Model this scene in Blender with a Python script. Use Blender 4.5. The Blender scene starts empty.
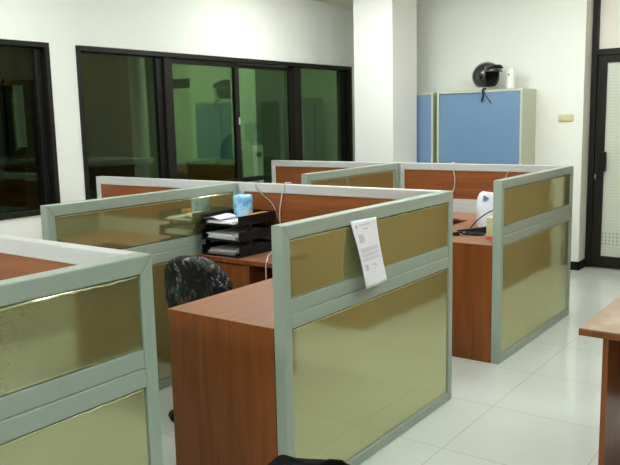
import bpy, bmesh, math, random
from mathutils import Vector, Matrix
random.seed(7)
SC = bpy.context.scene
COL = SC.collection
PI = math.pi

# ------------------------------------------------------------------ camera
cam_d = bpy.data.cameras.new('camera'); cam = bpy.data.objects.new('camera', cam_d); COL.objects.link(cam)
yaw, pitch, roll = 0.6334, 0.1524, -0.0223
fwd = Vector((-math.sin(yaw)*math.cos(pitch), math.cos(yaw)*math.cos(pitch), -math.sin(pitch)))
rt = Vector((math.cos(yaw), math.sin(yaw), 0)); up = rt.cross(fwd)
r2 = rt*math.cos(roll) + up*math.sin(roll); u2 = -rt*math.sin(roll) + up*math.cos(roll)
M = Matrix((r2, u2, -fwd)).transposed().to_4x4(); M.translation = (0, 0, 1.541)
cam.matrix_world = M
cam_d.sensor_width = 36; cam_d.lens = 739.4/620*36; cam_d.clip_start = .05
SC.camera = cam
# ------------------------------------------------------------------ world, exposure
w = bpy.data.worlds.new('world'); SC.world = w; w.use_nodes = True
w.node_tree.nodes['Background'].inputs[0].default_value = (.012, .014, .016, 1)
w.node_tree.nodes['Background'].inputs[1].default_value = 1
SC.view_settings.view_transform = 'Standard'; SC.view_settings.look = 'None'
SC.view_settings.gamma = 1; SC.view_settings.use_curve_mapping = False
SC.view_settings.exposure = 1.68
LAMP = 7.6
LAMP_COL = (.955, 1.0, .995)

# ------------------------------------------------------------------ materials
def new_mat(name):
    m = bpy.data.materials.new(name); m.use_nodes = True
    nt = m.node_tree; return m, nt, nt.nodes['Principled BSDF']
def lin(c): return tuple(((x/255)/12.92 if x/255 < .04045 else ((x/255+.055)/1.055)**2.4) for x in c)
def simple(name, rgb, rough=.5, metal=0, spec=.5, var=.06, vscale=6, bump=0, bscale=200, coat=0):
    m, nt, p = new_mat(name)
    N = nt.nodes; L = nt.links
    tc = N.new('ShaderNodeTexCoord'); no = N.new('ShaderNodeTexNoise'); no.inputs['Scale'].default_value = vscale
    no.inputs['Detail'].default_value = 4
    L.new(tc.outputs['Object'], no.inputs['Vector'])
    mx = N.new('ShaderNodeMix'); mx.data_type = 'RGBA'
    mx.inputs[6].default_value = (*[c*(1-var) for c in rgb], 1); mx.inputs[7].default_value = (*[min(1, c*(1+var)) for c in rgb], 1)
    L.new(no.outputs['Fac'], mx.inputs[0]); L.new(mx.outputs[2], p.inputs['Base Color'])
    p.inputs['Roughness'].default_value = rough; p.inputs['Metallic'].default_value = metal
    p.inputs['Specular IOR Level'].default_value = spec; p.inputs['Coat Weight'].default_value = coat
    if bump:
        n2 = N.new('ShaderNodeTexNoise'); n2.inputs['Scale'].default_value = bscale; n2.inputs['Detail'].default_value = 5
        b = N.new('ShaderNodeBump'); b.inputs['Strength'].default_value = bump; b.inputs['Distance'].default_value = .01
        L.new(tc.outputs['Object'], n2.inputs['Vector']); L.new(n2.outputs['Fac'], b.inputs['Height']); L.new(b.outputs['Normal'], p.inputs['Normal'])
    return m
def wood(name, c1, c2, stretch, rough=.35, spec=.5):
    m, nt, p = new_mat(name); N = nt.nodes; L = nt.links
    tc = N.new('ShaderNodeTexCoord'); mp = N.new('ShaderNodeMapping'); mp.inputs['Scale'].default_value = stretch
    L.new(tc.outputs['Object'], mp.inputs['Vector'])
    n1 = N.new('ShaderNodeTexNoise'); n1.inputs['Scale'].default_value = 1; n1.inputs['Detail'].default_value = 6; n1.inputs['Distortion'].default_value = .6
    L.new(mp.outputs['Vector'], n1.inputs['Vector'])
    cr = N.new('ShaderNodeValToRGB'); cr.color_ramp.elements[0].position = .3; cr.color_ramp.elements[1].position = .72
    cr.color_ramp.elements[0].color = (*c1, 1); cr.color_ramp.elements[1].color = (*c2, 1)
    L.new(n1.outputs['Fac'], cr.inputs[0]); L.new(cr.outputs[0], p.inputs['Base Color'])
    p.inputs['Roughness'].default_value = rough; p.inputs['Specular IOR Level'].default_value = spec
    return m
M_WALL = simple('white_wall_paint', (.80, .82, .765), .6, var=.015, vscale=1.5)
M_PILLAR = simple('pillar_paint', (.80, .81, .78), .6, var=.015, vscale=1.5)
M_GREY = simple('dimmed_wall_paint', (.36, .37, .34), .6, var=.03, vscale=2)  # grey stands in for the dim light on the room's right side
M_CEIL = simple('ceiling_paint', (.78, .77, .66), .8, var=.02, vscale=2)
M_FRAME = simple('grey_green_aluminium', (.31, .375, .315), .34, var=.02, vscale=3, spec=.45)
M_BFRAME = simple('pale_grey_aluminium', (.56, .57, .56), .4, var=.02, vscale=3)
M_DARK = simple('dark_gap', (.02, .02, .018), .7)
M_WFRAME = simple('bronze_aluminium', (.013, .011, .009), .5, var=.08, vscale=8, spec=.22)
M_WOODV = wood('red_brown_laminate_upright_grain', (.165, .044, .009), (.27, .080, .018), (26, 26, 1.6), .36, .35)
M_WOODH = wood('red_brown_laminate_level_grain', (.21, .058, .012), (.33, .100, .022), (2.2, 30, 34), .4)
M_TOP = wood('desktop_laminate_lit_sheen', (.27, .115, .060), (.335, .155, .085), (40, 2, 30), .38, .6)  # same wood as the fronts; overhead light and sheen put into the colour
M_BLACK = simple('black_plastic', (.006, .006, .0065), .4, var=.2, spec=.25)
M_CABIN = simple('cream_steel', (.50, .54, .42), .45, var=.03, vscale=3)
M_BLUE = simple('blue_steel', (.15, .26, .42), .4, var=.05, vscale=3)
M_WHITE = simple('white_plastic', (.78, .80, .78), .4, var=.02)
M_PAPER = simple('white_paper', (.75, .76, .80), .7, var=.03, vscale=9)
M_PAPER2 = simple('grey_paper', (.42, .43, .44), .7, var=.25, vscale=20)
M_INK = simple('faint_print', (.36, .37, .42), .7, var=.2, vscale=80)
M_CREAM = simple('cream_plastic', (.62, .60, .36), .45, var=.02)
M_CHROME = simple('silver_metal', (.6, .6, .58), .25, metal=1)
M_ORANGE = simple('orange_card', (.55, .22, .02), .6)
M_PINK = simple('pink_card', (.75, .12, .16), .5)
M_YELL = simple('pale_yellow_card', (.66, .68, .36), .5)
M_BLUEMARK = simple('blue_print', (.06, .16, .45), .5)
M_BAGM = simple('white_bag_plastic', (.72, .74, .78), .3, var=.04, bump=.3, bscale=14)
M_CABLE = simple('white_cable', (.55, .57, .53), .5)
M_GCABLE = simple('grey_cable', (.30, .30, .27), .5)
M_LINER = simple('helmet_lining', (.02, .02, .022), .9)

def glass_window():
    m, nt, p = new_mat('dark_tinted_glass'); N = nt.nodes; L = nt.links; N.remove(p)
    out = N['Material Output']
    tr = N.new('ShaderNodeBsdfTransparent'); tr.inputs[0].default_value = (.66, .72, .64, 1)
    gl = N.new('ShaderNodeBsdfGlossy'); gl.inputs['Roughness'].default_value = .012; gl.inputs[0].default_value = (.70, 1.0, .62, 1)
    fr = N.new('ShaderNodeFresnel'); fr.inputs[0].default_value = 1.5
    ma = N.new('ShaderNodeMath'); ma.operation = 'MULTIPLY_ADD'; ma.inputs[1].default_value = .62; ma.inputs[2].default_value = 0.0
    L.new(fr.outputs[0], ma.inputs[0])
    mx = N.new('ShaderNodeMixShader'); L.new(ma.outputs[0], mx.inputs[0]); L.new(tr.outputs[0], mx.inputs[1]); L.new(gl.outputs[0], mx.inputs[2])
    L.new(mx.outputs[0], out.inputs[0]); return m
M_GLASS = glass_window()

def film(name, dif, refl, fac, rough=.06, wob=.05):
    # olive cloth under a shiny film: diffuse cloth with a tinted mirror coat, slightly wavy
    m, nt, p = new_mat(name); N = nt.nodes; L = nt.links; N.remove(p)
    out = N['Material Output']
    tc = N.new('ShaderNodeTexCoord')
    n1 = N.new('ShaderNodeTexNoise'); n1.inputs['Scale'].default_value = 3.5; n1.inputs['Detail'].default_value = 1.0
    n2 = N.new('ShaderNodeTexNoise'); n2.inputs['Scale'].default_value = 380; n2.inputs['Detail'].default_value = 2
    L.new(tc.outputs['Object'], n1.inputs['Vector']); L.new(tc.outputs['Object'], n2.inputs['Vector'])
    b1 = N.new('ShaderNodeBump'); b1.inputs['Strength'].default_value = wob; b1.inputs['Distance'].default_value = .05
    L.new(n1.outputs['Fac'], b1.inputs['Height'])
    d = N.new('ShaderNodeBsdfDiffuse')
    mc = N.new('ShaderNodeMix'); mc.data_type = 'RGBA'
    mc.inputs[6].default_value = (*[c*.88 for c in dif], 1); mc.inputs[7].default_value = (*[c*1.1 for c in dif], 1)
    L.new(n2.outputs['Fac'], mc.inputs[0]); L.new(mc.outputs[2], d.inputs[0])
    g = N.new('ShaderNodeBsdfGlossy'); g.inputs[0].default_value = (*refl, 1); g.inputs['Roughness'].default_value = rough
    L.new(b1.outputs[0], g.inputs['Normal'])
    lw = N.new('ShaderNodeLayerWeight'); lw.inputs[0].default_value = .35
    ma = N.new('ShaderNodeMath'); ma.operation = 'MULTIPLY_ADD'; ma.inputs[1].default_value = .45; ma.inputs[2].default_value = fac; ma.use_clamp = True
    L.new(lw.outputs['Facing'], ma.inputs[0])
    mx = N.new('ShaderNodeMixShader'); L.new(ma.outputs[0], mx.inputs[0]); L.new(d.outputs[0], mx.inputs[1]); L.new(g.outputs[0], mx.inputs[2])
    L.new(mx.outputs[0], out.inputs[0]); return m
M_OLIVE = film('olive_cloth_under_clear_film', (.19, .185, .075), (.90, .93, .62), .30, .075, .03)

M_FILM = simple('pale_film_fold_glint', (.42, .42, .20), .12, spec=.8, var=.1, coat=1)  # film edge glints put into a pale colour
def wrap_black():
    m, nt, p = new_mat('black_cloth_in_clear_plastic'); N = nt.nodes; L = nt.links
    tc = N.new('ShaderNodeTexCoord'); mp = N.new('ShaderNodeMapping'); mp.inputs['Scale'].default_value = (7, 7, 3)
    L.new(tc.outputs['Object'], mp.inputs[0])
    n = N.new('ShaderNodeTexNoise'); n.inputs['Scale'].default_value = 2.2; n.inputs['Detail'].default_value = 2.5; n.inputs['Distortion'].default_value = 2.2
    L.new(mp.outputs[0], n.inputs['Vector'])
    b = N.new('ShaderNodeBump'); b.inputs['Strength'].default_value = 1.0; b.inputs['Distance'].default_value = .045
    L.new(n.outputs['Fac'], b.inputs['Height'])
    p.inputs['Base Color'].default_value = (.006, .007, .006, 1); p.inputs['Roughness'].default_value = .8; p.inputs['Specular IOR Level'].default_value = .15
    p.inputs['Coat Weight'].default_value = .8; p.inputs['Coat Roughness'].default_value = .03; p.inputs['Coat IOR'].default_value = 2.5
    L.new(b.outputs[0], p.inputs['Coat Normal'])
    n2 = N.new('ShaderNodeTexNoise'); n2.inputs['Scale'].default_value = 3.2; n2.inputs['Detail'].default_value = 4; n2.inputs['Distortion'].default_value = 1.5
    L.new(mp.outputs[0], n2.inputs['Vector'])
    cr = N.new('ShaderNodeValToRGB'); cr.color_ramp.elements[0].position = .50; cr.color_ramp.elements[1].position = .66
    cr.color_ramp.elements[0].color = (.10, .10, .10, 1)
    L.new(n2.outputs['Fac'], cr.inputs[0]); L.new(cr.outputs[0], p.inputs['Coat Weight'])
    return m
M_WRAP = wrap_black()

TS = .6111; TX = -1.4568; TY = 2.9946
def floor_mat():
    m, nt, p = new_mat('polished_white_tiles'); N = nt.nodes; L = nt.links
    ge = N.new('ShaderNodeNewGeometry'); sep = N.new('ShaderNodeSeparateXYZ'); L.new(ge.outputs['Position'], sep.inputs[0])
    def line(sock, off):
        a = N.new('ShaderNodeMath'); a.operation = 'SUBTRACT'; a.inputs[1].default_value = off; L.new(sock, a.inputs[0])
        b = N.new('ShaderNodeMath'); b.operation = 'DIVIDE'; b.inputs[1].default_value = TS; L.new(a.outputs[0], b.inputs[0])
        c = N.new('ShaderNodeMath'); c.operation = 'PINGPONG'; c.inputs[1].default_value = .5; L.new(b.outputs[0], c.inputs[0])
        return c
    mn = N.new('ShaderNodeMath'); mn.operation = 'MINIMUM'
    L.new(line(sep.outputs[0], TX).outputs[0], mn.inputs[0]); L.new(line(sep.outputs[1], TY).outputs[0], mn.inputs[1])
    cr = N.new('ShaderNodeValToRGB'); cr.color_ramp.elements[0].position = .0035; cr.color_ramp.elements[1].position = .0075
    L.new(mn.outputs[0], cr.inputs[0])
    no = N.new('ShaderNodeTexNoise'); no.inputs['Scale'].default_value = 2.5; no.inputs['Detail'].default_value = 5; L.new(ge.outputs['Position'], no.inputs['Vector'])
    t = N.new('ShaderNodeMix'); t.data_type = 'RGBA'; t.inputs[6].default_value = (.57, .615, .575, 1); t.inputs[7].default_value = (.63, .675, .64, 1)
    L.new(no.outputs['Fac'], t.inputs[0])
    mx = N.new('ShaderNodeMix'); mx.data_type = 'RGBA'; mx.inputs[6].default_value = (.47, .49, .45, 1)
    L.new(cr.outputs[0], mx.inputs[0]); L.new(t.outputs[2], mx.inputs[7]); L.new(mx.outputs[2], p.inputs['Base Color'])
    p.inputs['Roughness'].default_value = .14; p.inputs['Specular IOR Level'].default_value = .6
    return m
M_FLOOR = floor_mat()

def frosted():
    m, nt, p = new_mat('frosted_door_film'); N = nt.nodes; L = nt.links
    ge = N.new('ShaderNodeNewGeometry'); sep = N.new('ShaderNodeSeparateXYZ'); L.new(ge.outputs['Position'], sep.inputs[0])
    def pp(sock, s):
        b = N.new('ShaderNodeMath'); b.operation = 'DIVIDE'; b.inputs[1].default_value = s; L.new(sock, b.inputs[0])
        c = N.new('ShaderNodeMath'); c.operation = 'PINGPONG'; c.inputs[1].default_value = .5; L.new(b.outputs[0], c.inputs[0])
        d = N.new('ShaderNodeMath'); d.operation = 'LESS_THAN'; d.inputs[1].default_value = .2; L.new(c.outputs[0], d.inputs[0]); return d
    # grid of small clear squares low on the door, thin level stripes above
    a = N.new('ShaderNodeMath'); a.operation = 'MULTIPLY'; L.new(pp(sep.outputs[0], .035).outputs[0], a.inputs[0]); L.new(pp(sep.outputs[2], .035).outputs[0], a.inputs[1])
    lo = N.new('ShaderNodeMath'); lo.operation = 'GREATER_THAN'; lo.inputs[1].default_value = .22; L.new(sep.outputs[2], lo.inputs[0])
    hi = N.new('ShaderNodeMath'); hi.operation = 'LESS_THAN'; hi.inputs[1].default_value = .36; L.new(sep.outputs[2], hi.inputs[0])
    b = N.new('ShaderNodeMath'); b.operation = 'MULTIPLY'; L.new(lo.outputs[0], b.inputs[0]); L.new(hi.outputs[0], b.inputs[1])
    c = N.new('ShaderNodeMath'); c.operation = 'MULTIPLY'; L.new(a.outputs[0], c.inputs[0]); L.new(b.outputs[0], c.inputs[1])
    st = pp(sep.outputs[2], .03)
    t = N.new('ShaderNodeMix'); t.data_type = 'RGBA'; t.inputs[6].default_value = (.62, .66, .56, 1); t.inputs[7].default_value = (.57, .61, .52, 1); L.new(st.outputs[0], t.inputs[0])
    mx = N.new('ShaderNodeMix'); mx.data_type = 'RGBA'; mx.inputs[7].default_value = (.22, .25, .2, 1)
    L.new(c.outputs[0], mx.inputs[0]); L.new(t.outputs[2], mx.inputs[6]); L.new(mx.outputs[2], p.inputs['Base Color'])
    p.inputs['Roughness'].default_value = .3
    return m
M_FROST = frosted()
M_FROSTG = simple('pale_green_frosted_pane', (.45, .60, .40), .4, var=.02)
M_TRANSOM = simple('white_transom_panel', (.82, .79, .72), .4, var=.01)
def emit(name, col, s):
    m, nt, p = new_mat(name)
    p.inputs['Base Color'].default_value = (.8, .8, .8, 1); p.inputs['Emission Color'].default_value = (*col, 1); p.inputs['Emission Strength'].default_value = s
    return m
M_ANNEXFILL = emit('annex_fill_diffuser', (1, 1, .95), 36.0)  # added fill for the room behind the windows
M_LAMP = emit('lit_lamp_diffuser', LAMP_COL, LAMP)

# ------------------------------------------------------------------ mesh helpers
class MB:
    def __init__(s): s.v = []; s.f = []
    def add(s, vs, fs):
        n = len(s.v); s.v += [tuple(v) for v in vs]; s.f += [tuple(i+n for i in f) for f in fs]; return s
    def box(s, x0, x1, y0, y1, z0, z1):
        return s.add([(x0,y0,z0),(x1,y0,z0),(x1,y1,z0),(x0,y1,z0),(x0,y0,z1),(x1,y0,z1),(x1,y1,z1),(x0,y1,z1)],
                     [(0,3,2,1),(4,5,6,7),(0,1,5,4),(1,2,6,5),(2,3,7,6),(3,0,4,7)])
    def hexa(s, p):  # 8 points, same order as box
        return s.add(p, [(0,3,2,1),(4,5,6,7),(0,1,5,4),(1,2,6,5),(2,3,7,6),(3,0,4,7)])
    def tube(s, pts, r, n=8, cap=True):
        pts = [Vector(p) for p in pts]; rr = r if isinstance(r, (list, tuple)) else [r]*len(pts)
        vs = []; fs = []; prev = None
        for i, p in enumerate(pts):
            t = (pts[min(i+1, len(pts)-1)] - pts[max(i-1, 0)]).normalized()
            if prev is None:
                a = t.orthogonal().normalized()
            else:
                a = (prev - t*prev.dot(t)).normalized()
            prev = a; b = t.cross(a)
            for k in range(n):
                th = 2*PI*k/n; vs.append(p + (a*math.cos(th) + b*math.sin(th))*rr[i])
        for i in range(len(pts)-1):
            for k in range(n): fs.append((i*n+k, i*n+(k+1) % n, (i+1)*n+(k+1) % n, (i+1)*n+k))
        if cap: fs.append(tuple(range(n))[::-1]); fs.append(tuple((len(pts)-1)*n+k for k in range(n)))
        return s.add(vs, fs)
    def lathe(s, prof, c=(0,0,0), n=24, cap=True):
        vs = []; fs = []
        for r, z in prof:
            for k in range(n):
                th = 2*PI*k/n; vs.append((c[0]+r*math.cos(th), c[1]+r*math.sin(th), c[2]+z))
        for i in range(len(prof)-1):
            for k in range(n): fs.append((i*n+k, i*n+(k+1) % n, (i+1)*n+(k+1) % n, (i+1)*n+k))
        if cap: fs.append(tuple(range(n))[::-1]); fs.append(tuple((len(prof)-1)*n+k for k in range(n)))
        return s.add(vs, fs)
    def grid(s, fn, nu, nv):
        vs = [fn(i/nu, j/nv) for j in range(nv+1) for i in range(nu+1)]
        return s.add(vs, [(j*(nu+1)+i, j*(nu+1)+i+1, (j+1)*(nu+1)+i+1, (j+1)*(nu+1)+i) for j in range(nv) for i in range(nu)])
    def xf(s, mat):
        s.v = [tuple(mat @ Vector(v)) for v in s.v]; return s
    def build(s, name, mat, parent=None, bevel=0, smooth=False, sub=0, solid=0, at=None):
        me = bpy.data.meshes.new(name)
        off = at if at is not None else (parent['_at'] if parent is not None and '_at' in parent.keys() else None)
        base = Vector(off) if off is not None else Vector((0, 0, 0))
        me.from_pydata([tuple(Vector(v)-base) for v in s.v], [], s.f); me.update()
        bm = bmesh.new(); bm.from_mesh(me); bmesh.ops.recalc_face_normals(bm, faces=bm.faces); bm.to_mesh(me); bm.free()
        me.materials.append(mat)
        o = bpy.data.objects.new(name, me); COL.objects.link(o)
        if parent is not None:
            o.parent = parent
            if parent.type == 'MESH' and at is None: pass
        elif at is not None: o.location = at
        if solid:
            md = o.modifiers.new('solid', 'SOLIDIFY'); md.thickness = solid; md.offset = 0
        if sub:
            md = o.modifiers.new('sub', 'SUBSURF'); md.levels = sub; md.render_levels = sub
        if bevel:
            md = o.modifiers.new('bevel', 'BEVEL'); md.width = bevel; md.segments = 2; md.limit_method = 'ANGLE'; md.angle_limit = math.radians(40)
        if smooth or bevel:
            for p in me.polygons: p.use_smooth = smooth
        o['_at'] = tuple(base)
        return o
def tag(o, label, cat, group=None):
    o['label'] = label; o['category'] = cat
    if group: o['group'] = group
    return o
def thing(name, label, cat, loc, group=None):
    o = bpy.data.objects.new(name, None); COL.objects.link(o); o.location = loc; o.empty_display_size = .1
    o['_at'] = tuple(loc); return tag(o, label, cat, group)
def struct(name, mb, mat, parent=None, **k):
    o = mb.build(name, mat, parent, **k)
    if parent is None: o['kind'] = 'structure'
    return o

# ------------------------------------------------------------------ the room
XW, YF, YD, XR, YB, ZC = -4.70, 7.35, 7.58, 1.35, -2.4, 2.77
XE = -2.115
struct('floor', MB().box(XW-.2, XR+.2, YB-.2, YD+.4, -.1, 0), M_FLOOR)
struct('ceiling', MB().box(XW-.2, XR+.2, YB-.2, YD+.4, ZC, ZC+.1), M_CEIL)
W1 = (1.35, 3.290, .900, 2.120); W2 = (3.520, 7.262, .900, 2.115)
lw = MB()
lw.box(XW-.2, XW, YB-.2, YF+.2, 0, .9)
lw.box(XW-.2, XW, YB-.2, YF+.2, 2.12, ZC)
lw.box(XW-.2, XW, YB-.2, W1[0], .9, 2.12); lw.box(XW-.2, XW, W1[1], W2[0], .9, 2.12); lw.box(XW-.2, XW, W2[1], YF+.2, .9, 2.12)
struct('wall_left', lw, M_WALL)
struct('wall_back', MB().box(XW, XE, YF, YD+.3, 0, ZC), M_WALL)
struct('wall_right', MB().box(XR, XR+.2, YB-.2, YD+.4, 0, ZC), M_GREY)
struct('wall_front', MB().box(XW, XR, YB-.2, YB, 0, ZC), M_WALL)
DX1 = -1.05
M_TAN = simple('tan_reflected_wall', (.40, .24, .11), .5, var=.05, vscale=3)
struct('wall_for_reflections', MB().box(-.60, XR, 4.45, 5.8, 0, ZC).box(-.97, XR, 5.8, 7.42, 0, ZC), M_TAN)  # unseen wall, placed and stepped to give the panes their brown reflections
wf = MB(); wf.box(-.64, -.601, 5.0, 5.75, 1.15, 2.05)
wn = struct('window_3', wf, M_WFRAME)
MB().box(-.645, -.641, 5.12, 5.32, 1.22, 1.98).build('pane', M_FROSTG, wn); MB().box(-.645, -.641, 5.62, 5.70, 1.22, 1.98).build('pane', M_FROSTG, wn)
struct('wall_recess', MB().box(DX1, XR, YD, YD+.3, 0, ZC), M_WALL)
struct('wall_pillar', MB().box(-4.126, -3.68, 6.43, 6.93, .001, ZC-.001), M_PILLAR, bevel=.004)
bb = MB().box(XW+.001, XE+.012, YF-.012, YF-.001, 0, .085); bb.box(XE+.001, XE+.012, YF-.012, YD-.01, 0, .085)
struct('baseboard_back', bb, M_BLACK)
struct('baseboard_left', MB().box(XW+.001, XW+.012, YB, YF-.02, 0, .085), M_BLACK)

def window(name, y0, y1, z0, z1, stiles):
    F = .036
    fr = MB()
    xa, xb = XW-.10, XW+.012
    fr.box(xa, xb, y0, y1, z1-F, z1); fr.box(xa, xb, y0, y1, z0, z0+F)
    fr.box(xa, xb, y0, y0+F, z0+F, z1-F); fr.box(xa, xb, y1-F, y1, z0+F, z1-F)
    for a, b in stiles: fr.box(xa, XW-.005, a, b, z0+F, z1-F)
    root = struct(name, fr, M_WFRAME, bevel=.003)
    return root
win1 = window('window_1', *W1, [(1.9, 1.97)])
MB().box(XW-.075, XW-.070, W1[0]+.045, W1[1]-.036, .936, 2.084).build('glass_pane', M_GLASS, win1)
win2 = window('window_2', *W2, [(4.40, 4.49), (6.20, 6.31)])
y_s = [(3.565, 4.40), (4.49, 5.335), (5.325, 6.20), (6.31, 7.217)]
MB().box(XW-.075, XW-.070, 3.556, 4.40, .936, 2.079).build('glass_pane', M_GLASS, win2)
MB().box(XW-.075, XW-.070, 6.31, 7.226, .936, 2.079).build('glass_pane', M_GLASS, win2)
for (a, b, xo) in ((4.49, 5.355, -.045), (5.30, 6.20, -.080)):
    s = MB(); x0, x1 = XW+xo-.012, XW+xo+.022
    wa, wb = (.015, .055) if a < 5 else (.03, .015)
    s.box(x0, x1, a, a+wa, .945, 2.07).box(x0, x1, b-wb, b, .945, 2.07).box(x0, x1, a+wa, b-wb, 2.035, 2.07).box(x0, x1, a+wa, b-wb, .945, .99)
    so = s.build('sliding_sash', M_WFRAME, win2, bevel=.002)
    MB().box(XW+xo, XW+xo+.005, a+wa, b-wb, .99, 2.035).build('glass_pane', M_GLASS, so)
MB().box(XW-.022, XW-.012, 5.32, 5.345, 1.50, 1.57).build('sash_latch', M_CHROME, win2, bevel=.003)
# deeper dark inner stops on the fixed lights
st = MB()
st.box(XW-.068, XW-.03, 7.14, 7.217, .945, 2.07); st.box(XW-.068, XW-.03, 4.33, 4.40, .945, 2.07)
st.build('window_stop', M_BLACK, win2)
MB().box(XW-.068, XW-.03, 3.19, 3.245, .945, 2.075).build('window_stop', M_BLACK, win1)

# glass door with transom, far right
fx0 = XE+.002
d = MB(); ya, yb = YD-.02, YD+.08
d.box(fx0, fx0+.055, ya, yb, 0, ZC-.002); d.box(DX1-.055, DX1-.002, ya, yb, 0, ZC-.002)
d.box(fx0+.055, DX1-.055, ya, yb, 2.085, 2.145); d.box(fx0+.055, DX1-.055, ya, yb, ZC-.05, ZC-.002)
door = struct('door_1', d, M_WFRAME, bevel=.003)
MB().box(fx0+.055, DX1-.055, YD+.03, YD+.04, 2.145, ZC-.05).build('transom_panel', M_TRANSOM, door)
lf = MB(); a, b = fx0+.06, DX1-.06
lf.box(a, a+.085, ya+.01, yb-.03, .01, 2.08); lf.box(b-.085, b, ya+.01, yb-.03, .01, 2.08)
lf.box(a+.085, b-.085, ya+.01, yb-.03, 2.015, 2.08); lf.box(a+.085, b-.085, ya+.01, yb-.03, .01, .12)
leaf = lf.build('door_leaf', M_WFRAME, door, bevel=.003)
MB().box(a+.085, b-.085, YD+.015, YD+.025, .12, 2.015).build('frosted_pane', M_FROST, leaf)
MB().box(a+.045, a+.115, ya-.03, ya+.01, .97, 1.16).build('door_handle', M_BLACK, leaf, bevel=.008)
MB().box(a+.005, a+.022, ya-.004, ya+.012, .89, .94).build('lock_cylinder', M_CHROME, leaf, bevel=.004)

# light switch
sw = thing('light_switch', 'cream light switch plate on the white wall left of the glass door', 'light switch', (-2.277, YF, 1.495))
MB().box(-2.35, -2.205, YF-.012, YF-.0005, 1.46, 1.53).build('plate', M_CREAM, sw, bevel=.004)
MB().box(-2.335, -2.285, YF-.018, YF-.012, 1.473, 1.517).build('rocker', M_CREAM, sw, bevel=.003)
MB().box(-2.27, -2.22, YF-.018, YF-.012, 1.473, 1.517).build('rocker', M_CREAM, sw, bevel=.003)

# ------------------------------------------------------------------ ceiling lights
def ceiling_light(x, y, label):
    t = thing('ceiling_light', label, 'ceiling light', (x, y, ZC), 'ceiling lights')
    MB().box(x-.64, x+.64, y-.15, y+.15, ZC-.025, ZC-.001).build('tray', M_WHITE, t, bevel=.003)
    MB().box(x-.615, x+.615, y-.13, y+.13, ZC-.09, ZC-.026).build('diffuser', M_LAMP, t, bevel=.02)
for x, y, l in [(-3.55, 5.3, 'lit fluorescent ceiling light above the far cubicles by the long window'),
                (-3.4, 2.5, 'lit fluorescent ceiling light above the near cubicles by the window wall'),
                (-3.4, -.6, 'lit fluorescent ceiling light above the nearest cubicle row'),
                (-1.6, 6.0, 'lit fluorescent ceiling light above the aisle partition before the glass door'),
                (-1.3, -.7, 'lit fluorescent ceiling light close behind the camera'),
                (-1.35, 3.6, 'lit fluorescent ceiling light above the middle of the aisle'),
                (.45, 3.2, 'lit fluorescent ceiling light above the aisle desk'),
                (.45, -.7, 'lit fluorescent ceiling light in the corner behind the camera')]:
    ceiling_light(x, y, l)

# ------------------------------------------------------------------ cubicle panels
TH = .0544; H = 1.15
X1, X0, XL = -1.687, -3.152, -4.575
def panel(axis, c, a0, a1, label, open_end=None):
    """axis 'A': runs along y, olive face at x=c looking +x, wood face behind.  axis 'B': runs along x, wood face at y=c looking -y."""
    if axis == 'A': P = lambda u, w_, z: (c-w_, u, z)
    else: P = lambda u, w_, z: (u, c+w_, z)
    def bx(mb, u0, u1, w0, w1, z0, z1):
        mb.hexa([P(u0,w0,z0), P(u1,w0,z0), P(u1,w1,z0), P(u0,w1,z0), P(u0,w0,z1), P(u1,w0,z1), P(u1,w1,z1), P(u0,w1,z1)])
    um = (a0+a1)/2
    t = thing('partition_panel', label, 'partition', P(um, TH/2, 0), 'grey framed office partition panels')
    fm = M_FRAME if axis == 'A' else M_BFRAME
    g = .0006; PW, TR, BR = .046, .056, .05
    fr = MB()
    def miter(p4):  # four (u,z) corners, extruded through the thickness
        fr.hexa([P(p4[0][0],0,p4[0][1]), P(p4[1][0],0,p4[1][1]), P(p4[1][0],TH,p4[1][1]), P(p4[0][0],TH,p4[0][1]),
                 P(p4[3][0],0,p4[3][1]), P(p4[2][0],0,p4[2][1]), P(p4[2][0],TH,p4[2][1]), P(p4[3][0],TH,p4[3][1])])
    b0, b1 = a0+g, a1-g
    miter([(b0+PW, H-TR), (b1-PW, H-TR), (b1, H), (b0, H)])
    miter([(b0, 0), (b1, 0), (b1-PW, BR), (b0+PW, BR)])
    miter([(b0, 0), (b0+PW, BR), (b0+PW, H-TR), (b0, H)])
    miter([(b1-PW, BR), (b1, 0), (b1, H), (b1-PW, H-TR)])
    fr.build('frame', fm, t, bevel=.004)
    mr = MB(); bx(mr, b0+PW, b1-PW, .0045, TH-.0045, .803, .862); bx(mr, b0+PW, b1-PW, .0005, TH-.0005, .744, .8025)
    mr.build('middle_rail', fm, t, bevel=.004)
    core = MB(); bx(core, b0+PW, b1-PW, .020, TH-.020, BR, .744); bx(core, b0+PW, b1-PW, .020, TH-.020, .862, H-TR)
    core.build('core_board', M_DARK, t)
    def pane(name, z0, z1, side):
        u0, u1 = b0+PW+.003, b1-PW-.003; z0 += .003; z1 -= .003
        m = MB(); w0, w1 = (.0075, .0195) if side else (TH-.0195, TH-.0075)
        bx(m, u0, u1, w0, w1, z0, z1)
        m.build(name, M_OLIVE, t, bevel=.004)
        if side:
            rj = random.Random(int(abs(c*1000+z0*77)))
            fm_ = MB(); fm_.tube([P(u0+.008+(u1-u0-.016)*i/60, .0070+rj.uniform(-.001, .0012), z1-.0045+rj.uniform(-.0022, .0012)) for i in range(61)], .0024, 6)
            fm_.build('film_fold_glint', M_FILM, t, smooth=True)  # ridge added along the film's top edge to give glints
    def board(name, z0, z1, side):
        m = MB(); w0, w1 = (.006, .0195) if side else (TH-.0195, TH-.006)
        bx(m, b0+PW+.001, b1-PW-.001, w0, w1, z0+.001, z1-.001); m.build(name, M_WOODH if axis == 'B' else M_WOODH2, t)
    s = (axis == 'A')
    pane('upper_pane', .862, H-TR, s); pane('lower_pane', BR, .744, s)
    board('upper_board', .862, H-TR, not s); board('lower_board', BR, .744, not s)
    return t
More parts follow.
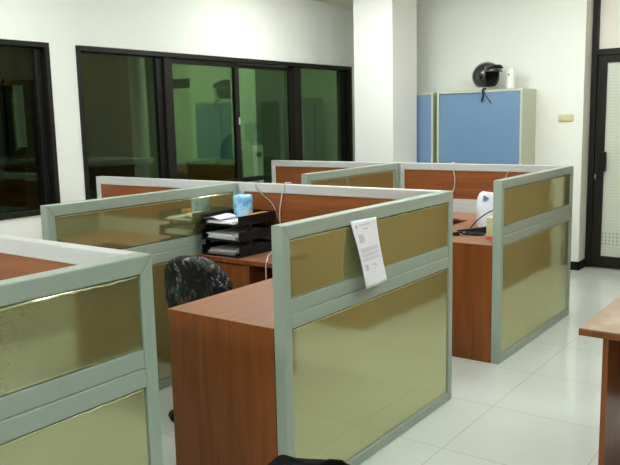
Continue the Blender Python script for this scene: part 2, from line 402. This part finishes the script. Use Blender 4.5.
M_WOODH2 = wood('red_brown_laminate_level_grain_side', (.15, .043, .012), (.245, .078, .022), (30, 2.2, 34), .4)
B0, B1, B2 = 1.489, 3.5835, 5.6695
panel('A', X1, .03, B0, 'nearest grey framed partition at the left edge, olive panes, cut off by the frame')
panel('A', X1, 2.1227, B1, 'olive paned aisle partition with the printed sheet hanging on it')
panel('A', X1, 4.252, B2, 'farthest aisle partition, olive panes, standing before the glass door')
panel('A', X0, 2.128, B1-TH-.001, 'olive paned partition behind the wrapped black chair, left of the letter trays')
panel('A', X0, 4.27, B2-TH-.001, 'short looking olive partition behind the near row, below the white pillar')
panel('B', B0-TH, X0, X1-TH-.001, 'wood faced partition at the lower left joining the nearest olive partition')
panel('B', B1-TH, X0+.001, X1-TH-.001, 'wood faced partition behind the letter trays and white cable')
panel('B', B1-TH, XL, X0-.001, 'wood faced partition left of the letter trays, under the long window')
panel('B', B2-TH, X0+.001, X1-TH-.001, 'wood faced partition in front of the blue cabinets')
panel('B', B2-TH, XL, X0-.001, 'wood faced partition of the far row under the window end by the pillar')

# ------------------------------------------------------------------ desks
def corner_desk(y0, yb, label):
    xr = X1-TH-.001; xl = xr-.583; D = .749; xx = X0+.002
    yr = yb-TH-.002; yf = yr-.40
    t = thing('corner_desk', label, 'desk', ((xl+xr)/2, (y0+yr)/2, 0), 'L-shaped cubicle desks')
    T = .025
    m = MB()
    m.add([(xl,y0,D-T),(xr,y0,D-T),(xr,yr,D-T),(xx,yr,D-T),(xx,yf,D-T),(xl,yf,D-T),(xl,y0,D),(xr,y0,D),(xr,yr,D),(xx,yr,D),(xx,yf,D),(xl,yf,D)],
          [(0,5,4,3,2,1),(6,7,8,9,10,11),(0,1,7,6),(1,2,8,7),(2,3,9,8),(3,4,10,9),(4,5,11,10),(5,0,6,11)])
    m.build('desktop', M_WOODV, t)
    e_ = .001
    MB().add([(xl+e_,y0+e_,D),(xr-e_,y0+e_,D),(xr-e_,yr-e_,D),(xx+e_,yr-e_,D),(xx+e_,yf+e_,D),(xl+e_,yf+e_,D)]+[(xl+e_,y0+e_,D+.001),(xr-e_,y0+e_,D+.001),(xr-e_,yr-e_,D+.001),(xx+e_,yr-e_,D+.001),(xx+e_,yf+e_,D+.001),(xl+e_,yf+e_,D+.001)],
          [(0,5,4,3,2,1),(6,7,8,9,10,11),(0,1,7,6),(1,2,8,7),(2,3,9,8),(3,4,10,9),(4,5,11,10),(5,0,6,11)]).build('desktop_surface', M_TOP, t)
    MB().box(xl+.002, xr-.002, y0+.001, y0+.022, 0, D-T-.0005).build('end_panel', M_WOODV, t)
    MB().box(xr-.03, xr-.008, y0+.023, yr-.01, .35, D-T-.001).build('modesty_panel', M_WOODV, t)
    MB().box(xl+.18, xr-.04, yr-.03, yr-.01, .3, D-T-.001).build('rear_panel', M_WOODV, t)
    # drawer pedestal under the return
    MB().box(xx+.005, xx+.42, yf+.025, yr-.01, 0.02, D-T-.001).build('pedestal', M_WOODV, t)
    MB().box(xx+.01, xx+.415, yf+.006, yf+.024, .03, .715).build('pedestal_door', M_WOODV, t, bevel=.001)
    return t
corner_desk(2.1227, B1, 'brown wooden corner desk with the letter trays standing at its back')
corner_desk(4.252, B2, 'brown wooden corner desk with the white bag and phone on its top')

# desk across the aisle, right edge
dk = thing('office_desk', 'light topped brown desk with worn corner at the right edge of the view', 'desk', (-.1, 3.1, 0))
rx0, rx1, ry0, ry1 = -.776, .62, 2.735, 3.52
def rdesk_top():
    m, nt, p = new_mat('worn_tan_desktop'); N = nt.nodes; L = nt.links
    tc = N.new('ShaderNodeTexCoord')
    n1 = N.new('ShaderNodeTexNoise'); n1.inputs['Scale'].default_value = 9; n1.inputs['Detail'].default_value = 8; L.new(tc.outputs['Object'], n1.inputs['Vector'])
    mp = N.new('ShaderNodeMapping'); mp.inputs['Scale'].default_value = (2, 35, 1); L.new(tc.outputs['Object'], mp.inputs[0])
    n2 = N.new('ShaderNodeTexNoise'); n2.inputs['Scale'].default_value = 1.5; n2.inputs['Detail'].default_value = 5; L.new(mp.outputs[0], n2.inputs['Vector'])
    a = N.new('ShaderNodeMix'); a.data_type = 'RGBA'; a.inputs[6].default_value = (.24, .145, .08, 1); a.inputs[7].default_value = (.32, .21, .12, 1); L.new(n2.outputs['Fac'], a.inputs[0])
    cr = N.new('ShaderNodeValToRGB'); cr.color_ramp.elements[0].position = .55; cr.color_ramp.elements[1].position = .7; L.new(n1.outputs['Fac'], cr.inputs[0])
    b = N.new('ShaderNodeMix'); b.data_type = 'RGBA'; b.inputs[7].default_value = (.34, .29, .19, 1); L.new(a.outputs[2], b.inputs[6]); L.new(cr.outputs[0], b.inputs[0])
    L.new(b.outputs[2], p.inputs['Base Color']); p.inputs['Roughness'].default_value = .3
    return m
MB().box(rx0, rx1, ry0, ry1, .746, .75).build('desktop_surface', rdesk_top(), dk)
MB().box(rx0-.001, rx1+.001, ry0-.001, ry1+.001, .722, .7458).build('desktop', M_WOODV, dk, bevel=.002)
lpx = -.70
MB().box(lpx, lpx+.02, ry0+.045, ry1-.05, 0, .7215).build('side_panel', M_WOODV, dk)
MB().box(rx1-.10, rx1-.08, ry0+.045, ry1-.05, 0, .7215).build('side_panel', M_WOODV, dk)
MB().box(lpx+.021, rx1-.101, ry1-.16, ry1-.14, .27, .7215).build('modesty_panel', M_WOODV, dk)

# ------------------------------------------------------------------ steel cabinets
def steel_cabinet(x0, x1, label, dark_side=False):
    y0, y1, h = 6.96, YF-.006, 1.783
    t = thing('steel_cabinet', label, 'cabinet', ((x0+x1)/2, (y0+y1)/2, 0), 'cream steel cabinets with blue sliding doors')
    m = MB(); F = .022
    m.box(x0, x0+F, y0, y1, .0, h).box(x1-F, x1, y0, y1, 0, h).box(x0+F, x1-F, y0, y1, h-F, h).box(x0+F, x1-F, y0, y1, 0, .07).box(x0+F, x1-F, y1-.02, y1, .07, h-F)
    m.build('body', M_CABIN, t, bevel=.003)
    xm = (x0+x1)/2+.02
    for k, (a, b, yy) in enumerate(((x0+F+.001, xm, .018), (xm-.02, x1-F-.001, .006))):
        dr = MB().box(a, b, y0+yy, y0+yy+.01, .072, h-F-.001).build('sliding_door', M_BLUE, t, bevel=.002)
        hx = b-.05 if k else a+.04
        MB().box(hx-.012, hx+.012, y0+yy-.003, y0+yy, .86, .96).build('door_pull', M_CHROME, dr, bevel=.001)
    return t
steel_cabinet(-3.468, -2.572, 'blue doored steel cabinet with the black helmet on top')
steel_cabinet(-4.41+.03, -3.512, 'blue doored steel cabinet half hidden behind the white pillar')

# ------------------------------------------------------------------ helmet
hc = Vector((-2.992, 7.10, 1.784))
hm = thing('motorcycle_helmet', 'black open face motorcycle helmet on top of the blue steel cabinet', 'helmet', tuple(hc))
A = math.radians(-16)          # facing +x turned to the viewer
def hx(p):
    x, y, z = p; return (hc.x + x*math.cos(A) - y*math.sin(A), hc.y + x*math.sin(A) + y*math.cos(A), hc.z + z)
def shell(r, name, mat, thick):
    m = MB(); nu, nv = 40, 22; idx = {}
    def pt(i, j):
        th = 2*PI*i/nu; ph = math.radians(-2) + (PI/2+math.radians(50))*j/nv   # from the top down
        s = math.sin(ph); c = math.cos(ph)
        x = r*1.12*s*math.cos(th); y = r*.90*s*math.sin(th); z = .142 + r*.98*c
        if c < 0: z = .142 + r*1.05*c; 
        return (x, y, z)
    for j in range(nv+1):
        for i in range(nu): idx[i, j] = len(m.v); m.v.append(hx(pt(i, j)))
    for j in range(nv):
        for i in range(nu):
            x, y, z = pt(i, j); x2, y2, z2 = pt(i+1, j+1)
            cx, cz = (x+x2)/2, (z+z2)/2; ang = abs(math.atan2((y+y2)/2, cx))
            if cz < .175 and ang < math.radians(62): continue       # face opening
            m.f.append((idx[i, j], idx[(i+1) % nu, j], idx[(i+1) % nu, j+1], idx[i, j+1]))
    o = m.build(name, mat, hm, smooth=True, solid=thick); return o
shell(.135, 'shell', simple('helmet_gloss_black', (.015, .014, .016), .15, coat=1), .008)
shell(.120, 'lining', M_LINER, .012)
vz = MB()
def vis(s, q):
    a = math.radians(-66 + 132*s); rr = .146 + .004*q
    return hx((rr*1.08*math.cos(a)*(1-.12*(1-q))+.002, rr*.92*math.sin(a)*(1-.06*(1-q)), .236 - .062*q))
vz.grid(vis, 20, 5); vz.build('visor', simple('smoked_visor', (.035, .03, .035), .08, coat=1), hm, smooth=True, solid=.003)
pk = MB()
pk.grid(lambda s, q: hx(((.128+.016*q)*math.cos(math.radians(-55+110*s))*1.1+.01, (.125+.02*q)*.9*math.sin(math.radians(-55+110*s)), .240-.02*q-.02*abs(2*s-1)**2)), 16, 4)
pk.build('peak', M_BLACK, hm, smooth=True, solid=.005)
stp = MB(); sx, sy = -2.965, 6.935
stp.tube([(sx, 7.02, 1.80), (sx+.002, 6.965, 1.80), (sx, sy, 1.785), (sx+.004, sy+.012, 1.73), (sx-.012, sy+.013, 1.67)], .008, 6)
stp.tube([(sx+.01, 7.0, 1.80), (sx+.012, 6.95, 1.79), (sx+.012, sy+.012, 1.76), (sx+.05, sy+.014, 1.70), (sx+.085, sy+.014, 1.655)], .004, 6)
stp.build('chin_strap', M_BLACK, hm, smooth=True)
# air freshener
af = thing('air_freshener', 'small white air freshener dispenser beside the black helmet', 'dispenser', (-2.765, 7.15, 1.784))
m = MB()
prof = [(.044, 0), (.046, .03), (.046, .10), (.046, .17), (.042, .192), (.028, .207), (.005, .212)]
m.lathe(prof, (-2.765, 7.15, 1.784), 20); m.build('body', M_WHITE, af, smooth=True)
MB().tube([(-2.767, 7.107, 1.925), (-2.767, 7.102, 1.926)], .009, 10).build('nozzle', M_BLACK, af)

# ------------------------------------------------------------------ office chairs wrapped in plastic
def office_chair(loc, rz, label, top=.86, bw=.215, bh=.40):
    t = thing('office_chair', label, 'chair', loc)
    R_ = Matrix.Translation(loc) @ Matrix.Rotation(rz, 4, 'Z')
    # chair faces local +y ; back at local -y
    def slab(w_, h_, th_, bend, center, lean, nz=14, ex=2.6, taper=0):
        m = MB(); n = 36; rings = []
        layers = [(-.5, .90), (-.42, .975), (-.2, 1), (.2, 1), (.42, .975), (.5, .90)]
        rr = [0.0001, .35, .65, .85, .95]
        def P(a, rad, lz):
            ca, sa = math.cos(a), math.sin(a)
            x = w_*rad*math.copysign(abs(ca)**(2/ex), ca); z = h_*rad*math.copysign(abs(sa)**(2/ex), sa)
            x *= 1 - taper*(z/h_)
            y = lz*th_ + bend*(x/w_)**2
            return (x, y, z)
        # front cap rings, side rings, rear cap rings
        seq = [(r_*layers[0][1], layers[0][0]) for r_ in rr] + [(b, a) for a, b in layers] + [(r_*layers[-1][1], layers[-1][0]) for r_ in rr[::-1]]
        vs = []
        for rad, lz in seq:
            for k in range(n): vs.append(P(2*PI*k/n, rad, lz))
        fs = [(i*n+k, i*n+(k+1) % n, (i+1)*n+(k+1) % n, (i+1)*n+k) for i in range(len(seq)-1) for k in range(n)]
        m.add(vs, fs)
        m.xf(R_ @ Matrix.Translation(center) @ Matrix.Rotation(lean, 4, 'X'))
        return m
    slab(bw, bh/2, .085, .05, (0, -.22, top-bh/2), math.radians(8), taper=.10).build('backrest', M_WRAP, t, smooth=True)
    slab(.235, .23, .08, 0, (0, .03, .445), math.radians(90)).build('seat', M_WRAP, t, smooth=True)
    MB().tube([(0, .0, .40), (0, -.16, .40), (0, -.255, .44), (0, -.285, .52), (0, -.27, .60)], [.022]*5, 8).xf(R_).build('back_bracket', M_BLACK, t, smooth=True)
    MB().tube([(0, 0, .09), (0, 0, .25)], .028, 14).tube([(0, 0, .25), (0, 0, .40)], .016, 14).xf(R_).build('gas_column', M_BLACK, t, smooth=True)
    for k in range(5):
        a = 2*PI*k/5+.3; c, s = math.cos(a), math.sin(a)
        lg = MB().tube([(0, 0, .115), (c*.12, s*.12, .105), (c*.27, s*.27, .072)], [.026, .02, .014], 8).xf(R_).build('leg', M_BLACK, t, smooth=True)
        MB().tube([(c*.27-s*.024, s*.27+c*.024, .028), (c*.27+s*.024, s*.27-c*.024, .028)], .027, 12).xf(R_).build('caster', M_BLACK, lg)
    return t
office_chair((-2.625, 2.76, 0), math.radians(8), 'black office chair wrapped in clear plastic behind the brown corner desk', top=.89, bw=.195)
# round stool with a black backpack at the bottom edge of the view
sc_ = (-.885, 1.18)
stl = thing('round_stool', 'round stool under the black backpack at the bottom edge', 'stool', (sc_[0], sc_[1], 0))
MB().lathe([(.15, .435), (.17, .44), (.175, .455), (.17, .475), (.14, .482)], (*sc_, 0), 28).build('seat', M_BLACK, stl, smooth=True)
for k in range(4):
    a = PI/4+k*PI/2; MB().tube([(sc_[0]+.12*math.cos(a), sc_[1]+.12*math.sin(a), .434), (sc_[0]+.19*math.cos(a), sc_[1]+.19*math.sin(a), .0)], .012, 8).build('leg', M_CHROME, stl)
bp = thing('backpack', 'black backpack whose rounded top just shows at the bottom edge', 'backpack', (sc_[0], sc_[1], .4825))
CL = simple('black_bag_cloth', (.004, .004, .005), .9, bump=.3, bscale=60, spec=.1)
Rb = Matrix.Translation((sc_[0], sc_[1], .4825)) @ Matrix.Rotation(math.radians(34), 4, 'Z')
def bpt(s, q):
    a = 2*PI*s; ca, sa = math.cos(a), math.sin(a); e = .55
    k = (max(0, 1-(2*q-1)**6))**.4
    top = .336 + .014*math.exp(-((ca*.13*k+.045)/.03)**2)
    return (.125*math.copysign(abs(ca)**e, ca)*k, .07*math.copysign(abs(sa)**e, sa)*k, top*q)
MB().grid(bpt, 48, 26).xf(Rb).build('bag_body', CL, bp, smooth=True)
MB().tube([(-.09, -.078, .04), (-.08, -.098, .14), (-.07, -.085, .25), (-.06, -.05, .30)], .014, 8).xf(Rb).build('shoulder_strap', CL, bp, smooth=True)
MB().tube([(.07, -.078, .04), (.07, -.098, .14), (.06, -.085, .25), (.05, -.05, .30)], .014, 8).xf(Rb).build('shoulder_strap', CL, bp, smooth=True)
MB().tube([(.03, 0, .33), (.045, 0, .340), (.07, 0, .338), (.085, 0, .322)], .007, 8).xf(Rb).build('carry_loop', CL, bp, smooth=True)

# ------------------------------------------------------------------ dim room beyond the tinted windows
AX0, AX1, AY0, AY1 = -12.2, XW-.2, 1.0, 19.5
ZA = 3.3
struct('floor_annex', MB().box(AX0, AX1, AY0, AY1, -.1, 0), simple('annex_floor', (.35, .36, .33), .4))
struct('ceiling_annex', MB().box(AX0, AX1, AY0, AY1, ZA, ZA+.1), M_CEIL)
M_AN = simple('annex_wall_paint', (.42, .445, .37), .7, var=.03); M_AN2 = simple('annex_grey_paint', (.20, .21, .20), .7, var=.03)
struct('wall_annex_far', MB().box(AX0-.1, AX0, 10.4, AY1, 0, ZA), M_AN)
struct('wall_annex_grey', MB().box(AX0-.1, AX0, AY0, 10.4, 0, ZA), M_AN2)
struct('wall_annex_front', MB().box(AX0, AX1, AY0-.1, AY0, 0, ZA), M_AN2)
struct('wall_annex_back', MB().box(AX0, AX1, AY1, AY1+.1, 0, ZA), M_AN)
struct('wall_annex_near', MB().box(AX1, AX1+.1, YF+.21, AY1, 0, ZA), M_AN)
struct('door_2', MB().box(AX0+.001, AX0+.06, 7.55, 8.35, 0, 2.35), M_WFRAME)
for a, b in ((7.7, 7.9), (8.22, 8.29)): MB().box(AX0+.061, AX0+.065, a, b, 1.15, 2.25).build('glass_pane', M_FROSTG, bpy.data.objects['door_2'])
def annex_fill_light(x, y, label):  # added light, kept out of view, brightening the room behind the glass
    t = thing('ceiling_light', label, 'ceiling light', (x, y, ZA), 'ceiling lights')
    MB().box(x-.35, x+.35, y-.10, y+.10, ZA-.025, ZA-.001).build('tray', M_WHITE, t)
    MB().box(x-.33, x+.33, y-.09, y+.09, ZA-.07, ZA-.026).build('diffuser', M_ANNEXFILL, t)
annex_fill_light(-9.2, 16.5, 'added unseen light brightening the far end of the dim room beyond the long window')
annex_fill_light(-8.6, 12.0, 'added unseen light above the water dispenser in the dim room')
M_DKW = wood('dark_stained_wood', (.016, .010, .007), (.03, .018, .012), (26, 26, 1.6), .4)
def dim_desk(y0, y1, label, h=.75):
    t = thing('dark_desk', label, 'desk', (-11.5, (y0+y1)/2, 0), 'dark desks in the dim room')
    MB().box(-11.9, -11.2, y0, y1, h-.03, h).build('desktop', M_DKW, t)
    for a in (y0+.03, y1-.05): MB().box(-11.87, -11.23, a, a+.02, 0, h-.031).build('side_panel', M_DKW, t)
    MB().box(-11.26, -11.24, y0+.051, y1-.051, .08, h-.031).build('front_panel', M_DKW, t)
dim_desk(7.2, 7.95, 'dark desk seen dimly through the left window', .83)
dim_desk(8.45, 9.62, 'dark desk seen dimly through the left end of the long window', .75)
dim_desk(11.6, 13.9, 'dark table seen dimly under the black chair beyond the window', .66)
dc = office_chair((-10.9, 11.9, 0), math.radians(75), 'high backed black chair seen dimly through the sliding window', top=1.27, bw=.27, bh=.72)
wd = thing('water_dispenser', 'white water dispenser with a blue bottle seen dimly through the window', 'water dispenser', (-10.6, 12.38, 0))
MB().box(-10.77, -10.43, 12.21, 12.55, 0, 1.0).build('body', M_WHITE, wd, bevel=.03)
MB().lathe([(.05, 1.0), (.06, 1.05), (.135, 1.10), (.14, 1.25), (.135, 1.3), (.14, 1.45), (.12, 1.5)], (-10.6, 12.38, 0), 24).build('bottle', simple('blue_bottle', (.03, .10, .35), .2), wd, smooth=True)
MB().box(-10.43, -10.40, 12.31, 12.45, .75, .85).build('tap_panel', M_BLACK, wd, bevel=.005)
M_CUP = simple('grey_cupboard_paint', (.34, .35, .35), .6)
gc = thing('grey_cupboard', 'large grey cupboard seen dimly through the right end of the long window', 'cupboard', (-11.9, 16.1, 0))
MB().box(-12.15, -11.6, 14.6, 17.6, 0, 2.0).build('body', M_CUP, gc, bevel=.004)
for k in range(4): MB().box(-11.6+.001, -11.58, 14.62+k*.745, 15.34+k*.745, .08, 1.95).build('door', M_CUP, gc, bevel=.002)

# ------------------------------------------------------------------ letter trays
tx0, tx1, ty0, ty1 = -3.125, -2.825, 3.145, 3.500
lt = thing('letter_tray_stack', 'three tier black letter tray stack on the corner desk', 'letter tray', (-2.97, 3.33, .7505))
for i in range(3):
    z = .7505 + i*.092
    m = MB(); T = .005
    m.box(tx0, tx1, ty0, ty1, z, z+T)
    hs = .058
    m.box(tx0, tx0+T, ty0+.01, ty1, z+T, z+hs).box(tx1-T, tx1, ty0+.01, ty1, z+T, z+hs).box(tx0+T, tx1-T, ty1-T, ty1, z+T, z+hs)
    m.box(tx0+T, tx1-T, ty0, ty0+T, z+T, z+.012)
    tr = m.build('tray', M_BLACK, lt, bevel=.0015)
    if i < 2:
        for px, py in ((tx0+.001, ty0+.04), (tx1-.013, ty0+.10), (tx0+.001, ty1-.05), (tx1-.013, ty1-.05)):
            MB().box(px, px+.012, py, py+.03, z+hs, z+.092).build('riser', M_BLACK, tr)
def sheets(name, z, n, label, mat, seed):
    rnd = random.Random(seed); m = MB()
    for k in range(n):
        w_ = .205; l_ = .31; cx = (tx0+tx1)/2 + rnd.uniform(-.02, .02); cy = ty0+.02+l_/2 + rnd.uniform(-.008, .012); a = rnd.uniform(-.05, .05)
        zz = z + k*.0042
        R_ = Matrix.Translation((cx, cy, zz)) @ Matrix.Rotation(a, 4, 'Z')
        b = MB().box(-w_/2, w_/2, -l_/2, l_/2, 0, .004); b.xf(R_); m.add(b.v, b.f)
    o = m.build(name, mat, at=((tx0+tx1)/2, ty0+.17, z)); return tag(o, label, 'paper')
sheets('paper_stack', .7565, 8, 'grey edged paper pile in the bottom letter tray', M_PAPER2, 1)
sheets('paper_stack', .8485, 8, 'white paper pile in the middle letter tray', M_PAPER, 2)
sheets('paper_stack', .9405, 4, 'thin white paper pile in the top letter tray', M_PAPER, 3)
sm = MB().grid(lambda s, q: (-3.11+.13*s+.01*q, 3.165+.14*q, .965+.012*math.sin(s*PI)+.008*q), 8, 8)
tag(sm.build('loose_sheet', M_PAPER, at=(-3.03, 3.27, .96), smooth=True, solid=.001), 'loose curled white sheet on the top letter tray pile', 'paper')
orp = MB().box(-2.915, -2.84, 3.34, 3.49, .962, .985)
tag(orp.build('envelope', M_ORANGE, at=(-2.9, 3.4, .962), bevel=.002), 'orange envelope in the top letter tray behind the blue roll', 'envelope')
# blue printed roll
def rollmat():
    m, nt, p = new_mat('blue_printed_wrapper'); N = nt.nodes; L = nt.links
    tc = N.new('ShaderNodeTexCoord'); n = N.new('ShaderNodeTexNoise'); n.inputs['Scale'].default_value = 18; n.inputs['Detail'].default_value = 3; L.new(tc.outputs['Object'], n.inputs['Vector'])
    cr = N.new('ShaderNodeValToRGB'); e = cr.color_ramp.elements
    e[0].position = .36; e[0].color = (.07, .28, .60, 1); e[1].position = .52; e[1].color = (.30, .58, .78, 1)
    x = e.new(.68); x.color = (.50, .70, .80, 1)
    L.new(n.outputs['Fac'], cr.inputs[0]); L.new(cr.outputs[0], p.inputs['Base Color']); p.inputs['Roughness'].default_value = .35; return m
rc = (-2.98, 3.375, .966)
ro = thing('tissue_roll', 'light blue wrapped tissue roll on the top letter tray', 'tissue roll', rc)
MB().lathe([(.052, 0), (.057, .006), (.058, .05), (.058, .116), (.055, .125), (.044, .129), (.017, .127), (.015, .112)], rc, 28).build('wrapper', rollmat(), ro, smooth=True)

# ------------------------------------------------------------------ printed sheet on the partition
def sheet_pt(s, q, off=0):
    ytl, ytr, ybl, ybr = 2.58, 2.79, 2.622, 2.816
    y = (ytl+(ytr-ytl)*s)*(1-q) + (ybl+(ybr-ybl)*s)*q
    z = (1.112-.006*s)*(1-q) + (.818+.002*s)*q
    x = X1+.003 + .040*q**1.5 + .012*math.sin(q*PI)*(1-s) + .010*q*(1-s)
    x += .006*(1-abs(2*s-1))*q
    return (x+off, y, z)
ps = thing('printed_notice', 'white printed sheet hanging over the olive aisle partition', 'paper', (X1+.003, 2.69, 1.112))
MB().grid(lambda s, q: sheet_pt(s, q), 14, 20).build('sheet', M_PAPER, ps, smooth=True, solid=.0006)
ink = MB()
def mark(s0, s1, q0, q1):
    n = len(ink.v); k = max(2, int((s1-s0)*14)); g_ = MB().grid(lambda s, q: sheet_pt(s0+(s1-s0)*s, q0+(q1-q0)*q, .0009), k, 2); ink.add(g_.v, g_.f)
rnd = random.Random(5)
mark(.13, .19, .07, .12)
for q in (.07, .085): mark(.28, .72, q, q+.006)
mark(.42, .60, .135, .148)
for k in range(9): mark(.14, .36, .215+k*.0135, .222+k*.0135)
for k in range(12):
    q = .42+k*.0165
    if k in (4, 8): continue
    mark(.12, .12+rnd.uniform(.70, .80), q, q+.006)
for k in range(6): mark(.13, .27, .66+k*.0145, .668+k*.0145)
for k in range(2): mark(.42, .60, .67+k*.016, .677+k*.016)
mark(.55, .70, .70, .708); mark(.50, .66, .735, .741)
ink.build('print', M_INK, ps)

# ------------------------------------------------------------------ cables
def smoothpath(pts, n=8):
    pts = [Vector(p) for p in pts]; out = []
    P_ = [pts[0]] + pts + [pts[-1]]
    for i in range(1, len(P_)-2):
        for k in range(n):
            t_ = k/n; a, b, c, d_ = P_[i-1:i+3]
            out.append(.5*((2*b)+(-a+c)*t_+(2*a-5*b+4*c-d_)*t_**2+(-a+3*b-3*c+d_)*t_**3))
    out.append(pts[-1]); return out
def cable(pts, r, mat, label):
    o = MB().tube(smoothpath(pts), r, 7).build('cable', mat, at=pts[0], smooth=True); tag(o, label, 'cable')
yb1 = B1-TH
cable([(-2.77, B1+.01, 1.05), (-2.77, B1+.006, 1.145), (-2.772, yb1+.03, 1.157), (-2.775, yb1-.006, 1.145), (-2.81, yb1-.009, 1.00), (-2.812, yb1-.009, .90), (-2.805, yb1-.015, .82), (-2.80, yb1-.09, .757), (-2.72, yb1-.24, .756), (-2.605, yb1-.395, .758), (-2.60, yb1-.412, .74), (-2.60, yb1-.412, .64), (-2.61, yb1-.40, .45)], .0035, M_CABLE, 'white cable hanging over the wood partition beside the letter trays')
cable([(-2.985, B1+.01, 1.06), (-2.99, B1+.006, 1.147), (-2.995, yb1+.03, 1.156), (-3.00, yb1-.006, 1.135), (-2.955, yb1-.01, 1.09), (-2.87, yb1-.009, 1.03), (-2.82, yb1-.009, .93), (-2.79, yb1-.02, .84), (-2.77, yb1-.09, .7555)], .0032, M_GCABLE, 'thin grey cable curving down behind the blue tissue roll')
yb2 = B2-TH
cable([(-2.66, B2+.01, 1.05), (-2.66, B2+.006, 1.147), (-2.66, yb2+.03, 1.156), (-2.658, yb2-.006, 1.145), (-2.63, yb2-.008, 1.05), (-2.635, yb2-.008, .95), (-2.68, yb2-.02, .85), (-2.70, yb2-.05, .7555)], .0045, M_CABLE, 'white cable hanging over the wood partition before the blue cabinets')
cable([(-2.09, B2+.01, 1.06), (-2.09, B2+.006, 1.147), (-2.095, yb2+.03, 1.156), (-2.10, yb2-.006, 1.145), (-2.17, yb2-.008, 1.10), (-2.20, yb2-.02, .98), (-2.15, yb2-.05, .80), (-2.12, yb2-.12, .7555)], .0035, M_CABLE, 'short white cable over the far wood partition near its right end')

# ------------------------------------------------------------------ things on the far corner desk
bag = thing('plastic_bag', 'white plastic bag with a blue triangle on the far corner desk', 'bag', (-2.03, 4.93, .7505))
m = MB(); rnd = random.Random(3)
def bagpt(s, q):
    a = 2*PI*s; z = .7505+.245*q
    rx_ = (.125*(1-q)**.5+.10*q); ry_ = .055*(1-q)**.6+.018
    if q == 0: rx_ *= .6; ry_ *= .6
    wob = 1+.07*math.sin(5*a+q*6)+.05*math.sin(9*a-q*9)
    return (-2.02+rx_*math.cos(a)*wob, 4.93+ry_*math.sin(a)*wob, z+.012*math.sin(a*3+1)*q)

def bagpt(s, q):
    a = 2*PI*s; ca, sa = math.cos(a), math.sin(a); e = .32
    hw = (.112+.022*math.sin(q*PI))*(1 if q > 0 else .8); hd = .055*(1-q)**.7+.012
    wob = 1+.05*math.sin(4*a+q*7)*(1-q*.6)
    x = hw*math.copysign(abs(ca)**e, ca)*wob; y = hd*math.copysign(abs(sa)**e, sa)*wob
    return (-2.00+x, 4.93+y+.012*math.sin(x*40+q*4), .7505+.250*q+.006*math.sin(a*3+1)*q)
m.grid(bagpt, 56, 18); m.build('bag_body', M_BAGM, bag, smooth=True, solid=.001)
MB().add([(-2.075, 4.897, .985), (-2.075, 4.885, .945), (-2.030, 4.890, .965)], [(0, 1, 2)]).build('blue_mark', M_BLUEMARK, bag, solid=.002)
cable([(-1.95, 4.84, .90), (-2.00, 4.80, .875), (-2.06, 4.79, .83), (-2.10, 4.78, .785), (-2.11, 4.75, .756), (-2.08, 4.70, .7555)], .004, M_BLACK, 'thin black cable in front of the white plastic bag')
pb = MB()
pb.hexa([(-1.99, 4.80, .752), (-1.84, 4.66, .752), (-1.80, 4.74, .752), (-1.95, 4.86, .752), (-1.99, 4.80, .79), (-1.84, 4.66, .86), (-1.80, 4.74, .86), (-1.95, 4.86, .79)])
tag(pb.build('tissue_pack', M_WHITE, at=(-1.95, 4.7, .7505), bevel=.012), 'small white tissue pack leaning between the bag and the pink carton', 'tissue pack')
ct = thing('paper_carton', 'pale yellow carton with a pink base beside the partition end', 'carton', (-1.82, 4.50, .7505))
MB().box(-1.868, -1.77, 4.46, 4.55, .768, .89).build('carton_body', M_YELL, ct, bevel=.003)
MB().box(-1.869, -1.769, 4.459, 4.551, .7505, .7675).build('carton_base', M_PINK, ct)
# black corded things: a phone handset, a stapler, an eyeglass case
hs_ = thing('black_stapler', 'black stapler lying on the far corner desk before the bag', 'stapler', (-2.03, 4.66, .7505))
R_ = Matrix.Translation((-2.045, 4.66, .7505)) @ Matrix.Rotation(math.radians(22), 4, 'Z')
MB().hexa([(-.10, -.016, 0), (.10, -.02, 0), (.10, .02, 0), (-.10, .016, 0), (-.10, -.012, .010), (.10, -.018, .018), (.10, .018, .018), (-.10, .012, .010)]).xf(R_).build('stapler_base', M_BLACK, hs_, bevel=.003)
MB().hexa([(-.11, -.006, .012), (.10, -.018, .019), (.10, .018, .019), (-.11, .006, .012), (-.11, -.004, .018), (.10, -.014, .046), (.10, .014, .046), (-.11, .004, .018)]).xf(R_).build('stapler_arm', M_BLACK, hs_, bevel=.003)
ky = thing('key_strap', 'black looped key strap lying near the front edge of the far desk', 'key strap', (-2.06, 4.55, .7505))
MB().tube(smoothpath([(-2.12, 4.50, .758), (-2.09, 4.53, .77), (-2.05, 4.545, .76), (-2.01, 4.57, .76), (-1.965, 4.61, .758), (-1.945, 4.585, .758), (-1.98, 4.555, .758), (-2.02, 4.555, .76)]), .007, 7).build('strap', M_BLACK, ky, smooth=True)
MB().tube([(-2.135, 4.475, .762), (-2.08, 4.515, .762)], [.011, .013], 8).build('key_fob', M_BLACK, ky, smooth=True)
MB().box(-2.06, -2.045, 4.525, 4.54, .768, .775).build('key_ring', M_CHROME, ky, bevel=.002)
mo = MB().lathe([(.02, 0), (.045, .004), (.05, .012), (.035, .024), (.01, .03)], (-2.37, 5.06, .7505), 18)
tag(mo.build('computer_mouse', M_BLACK, at=(-2.37, 5.06, .7505), smooth=True), 'small black mouse at the left of the far corner desk top', 'mouse')

for o in list(bpy.data.objects):
    if '_at' in o.keys(): del o['_at']
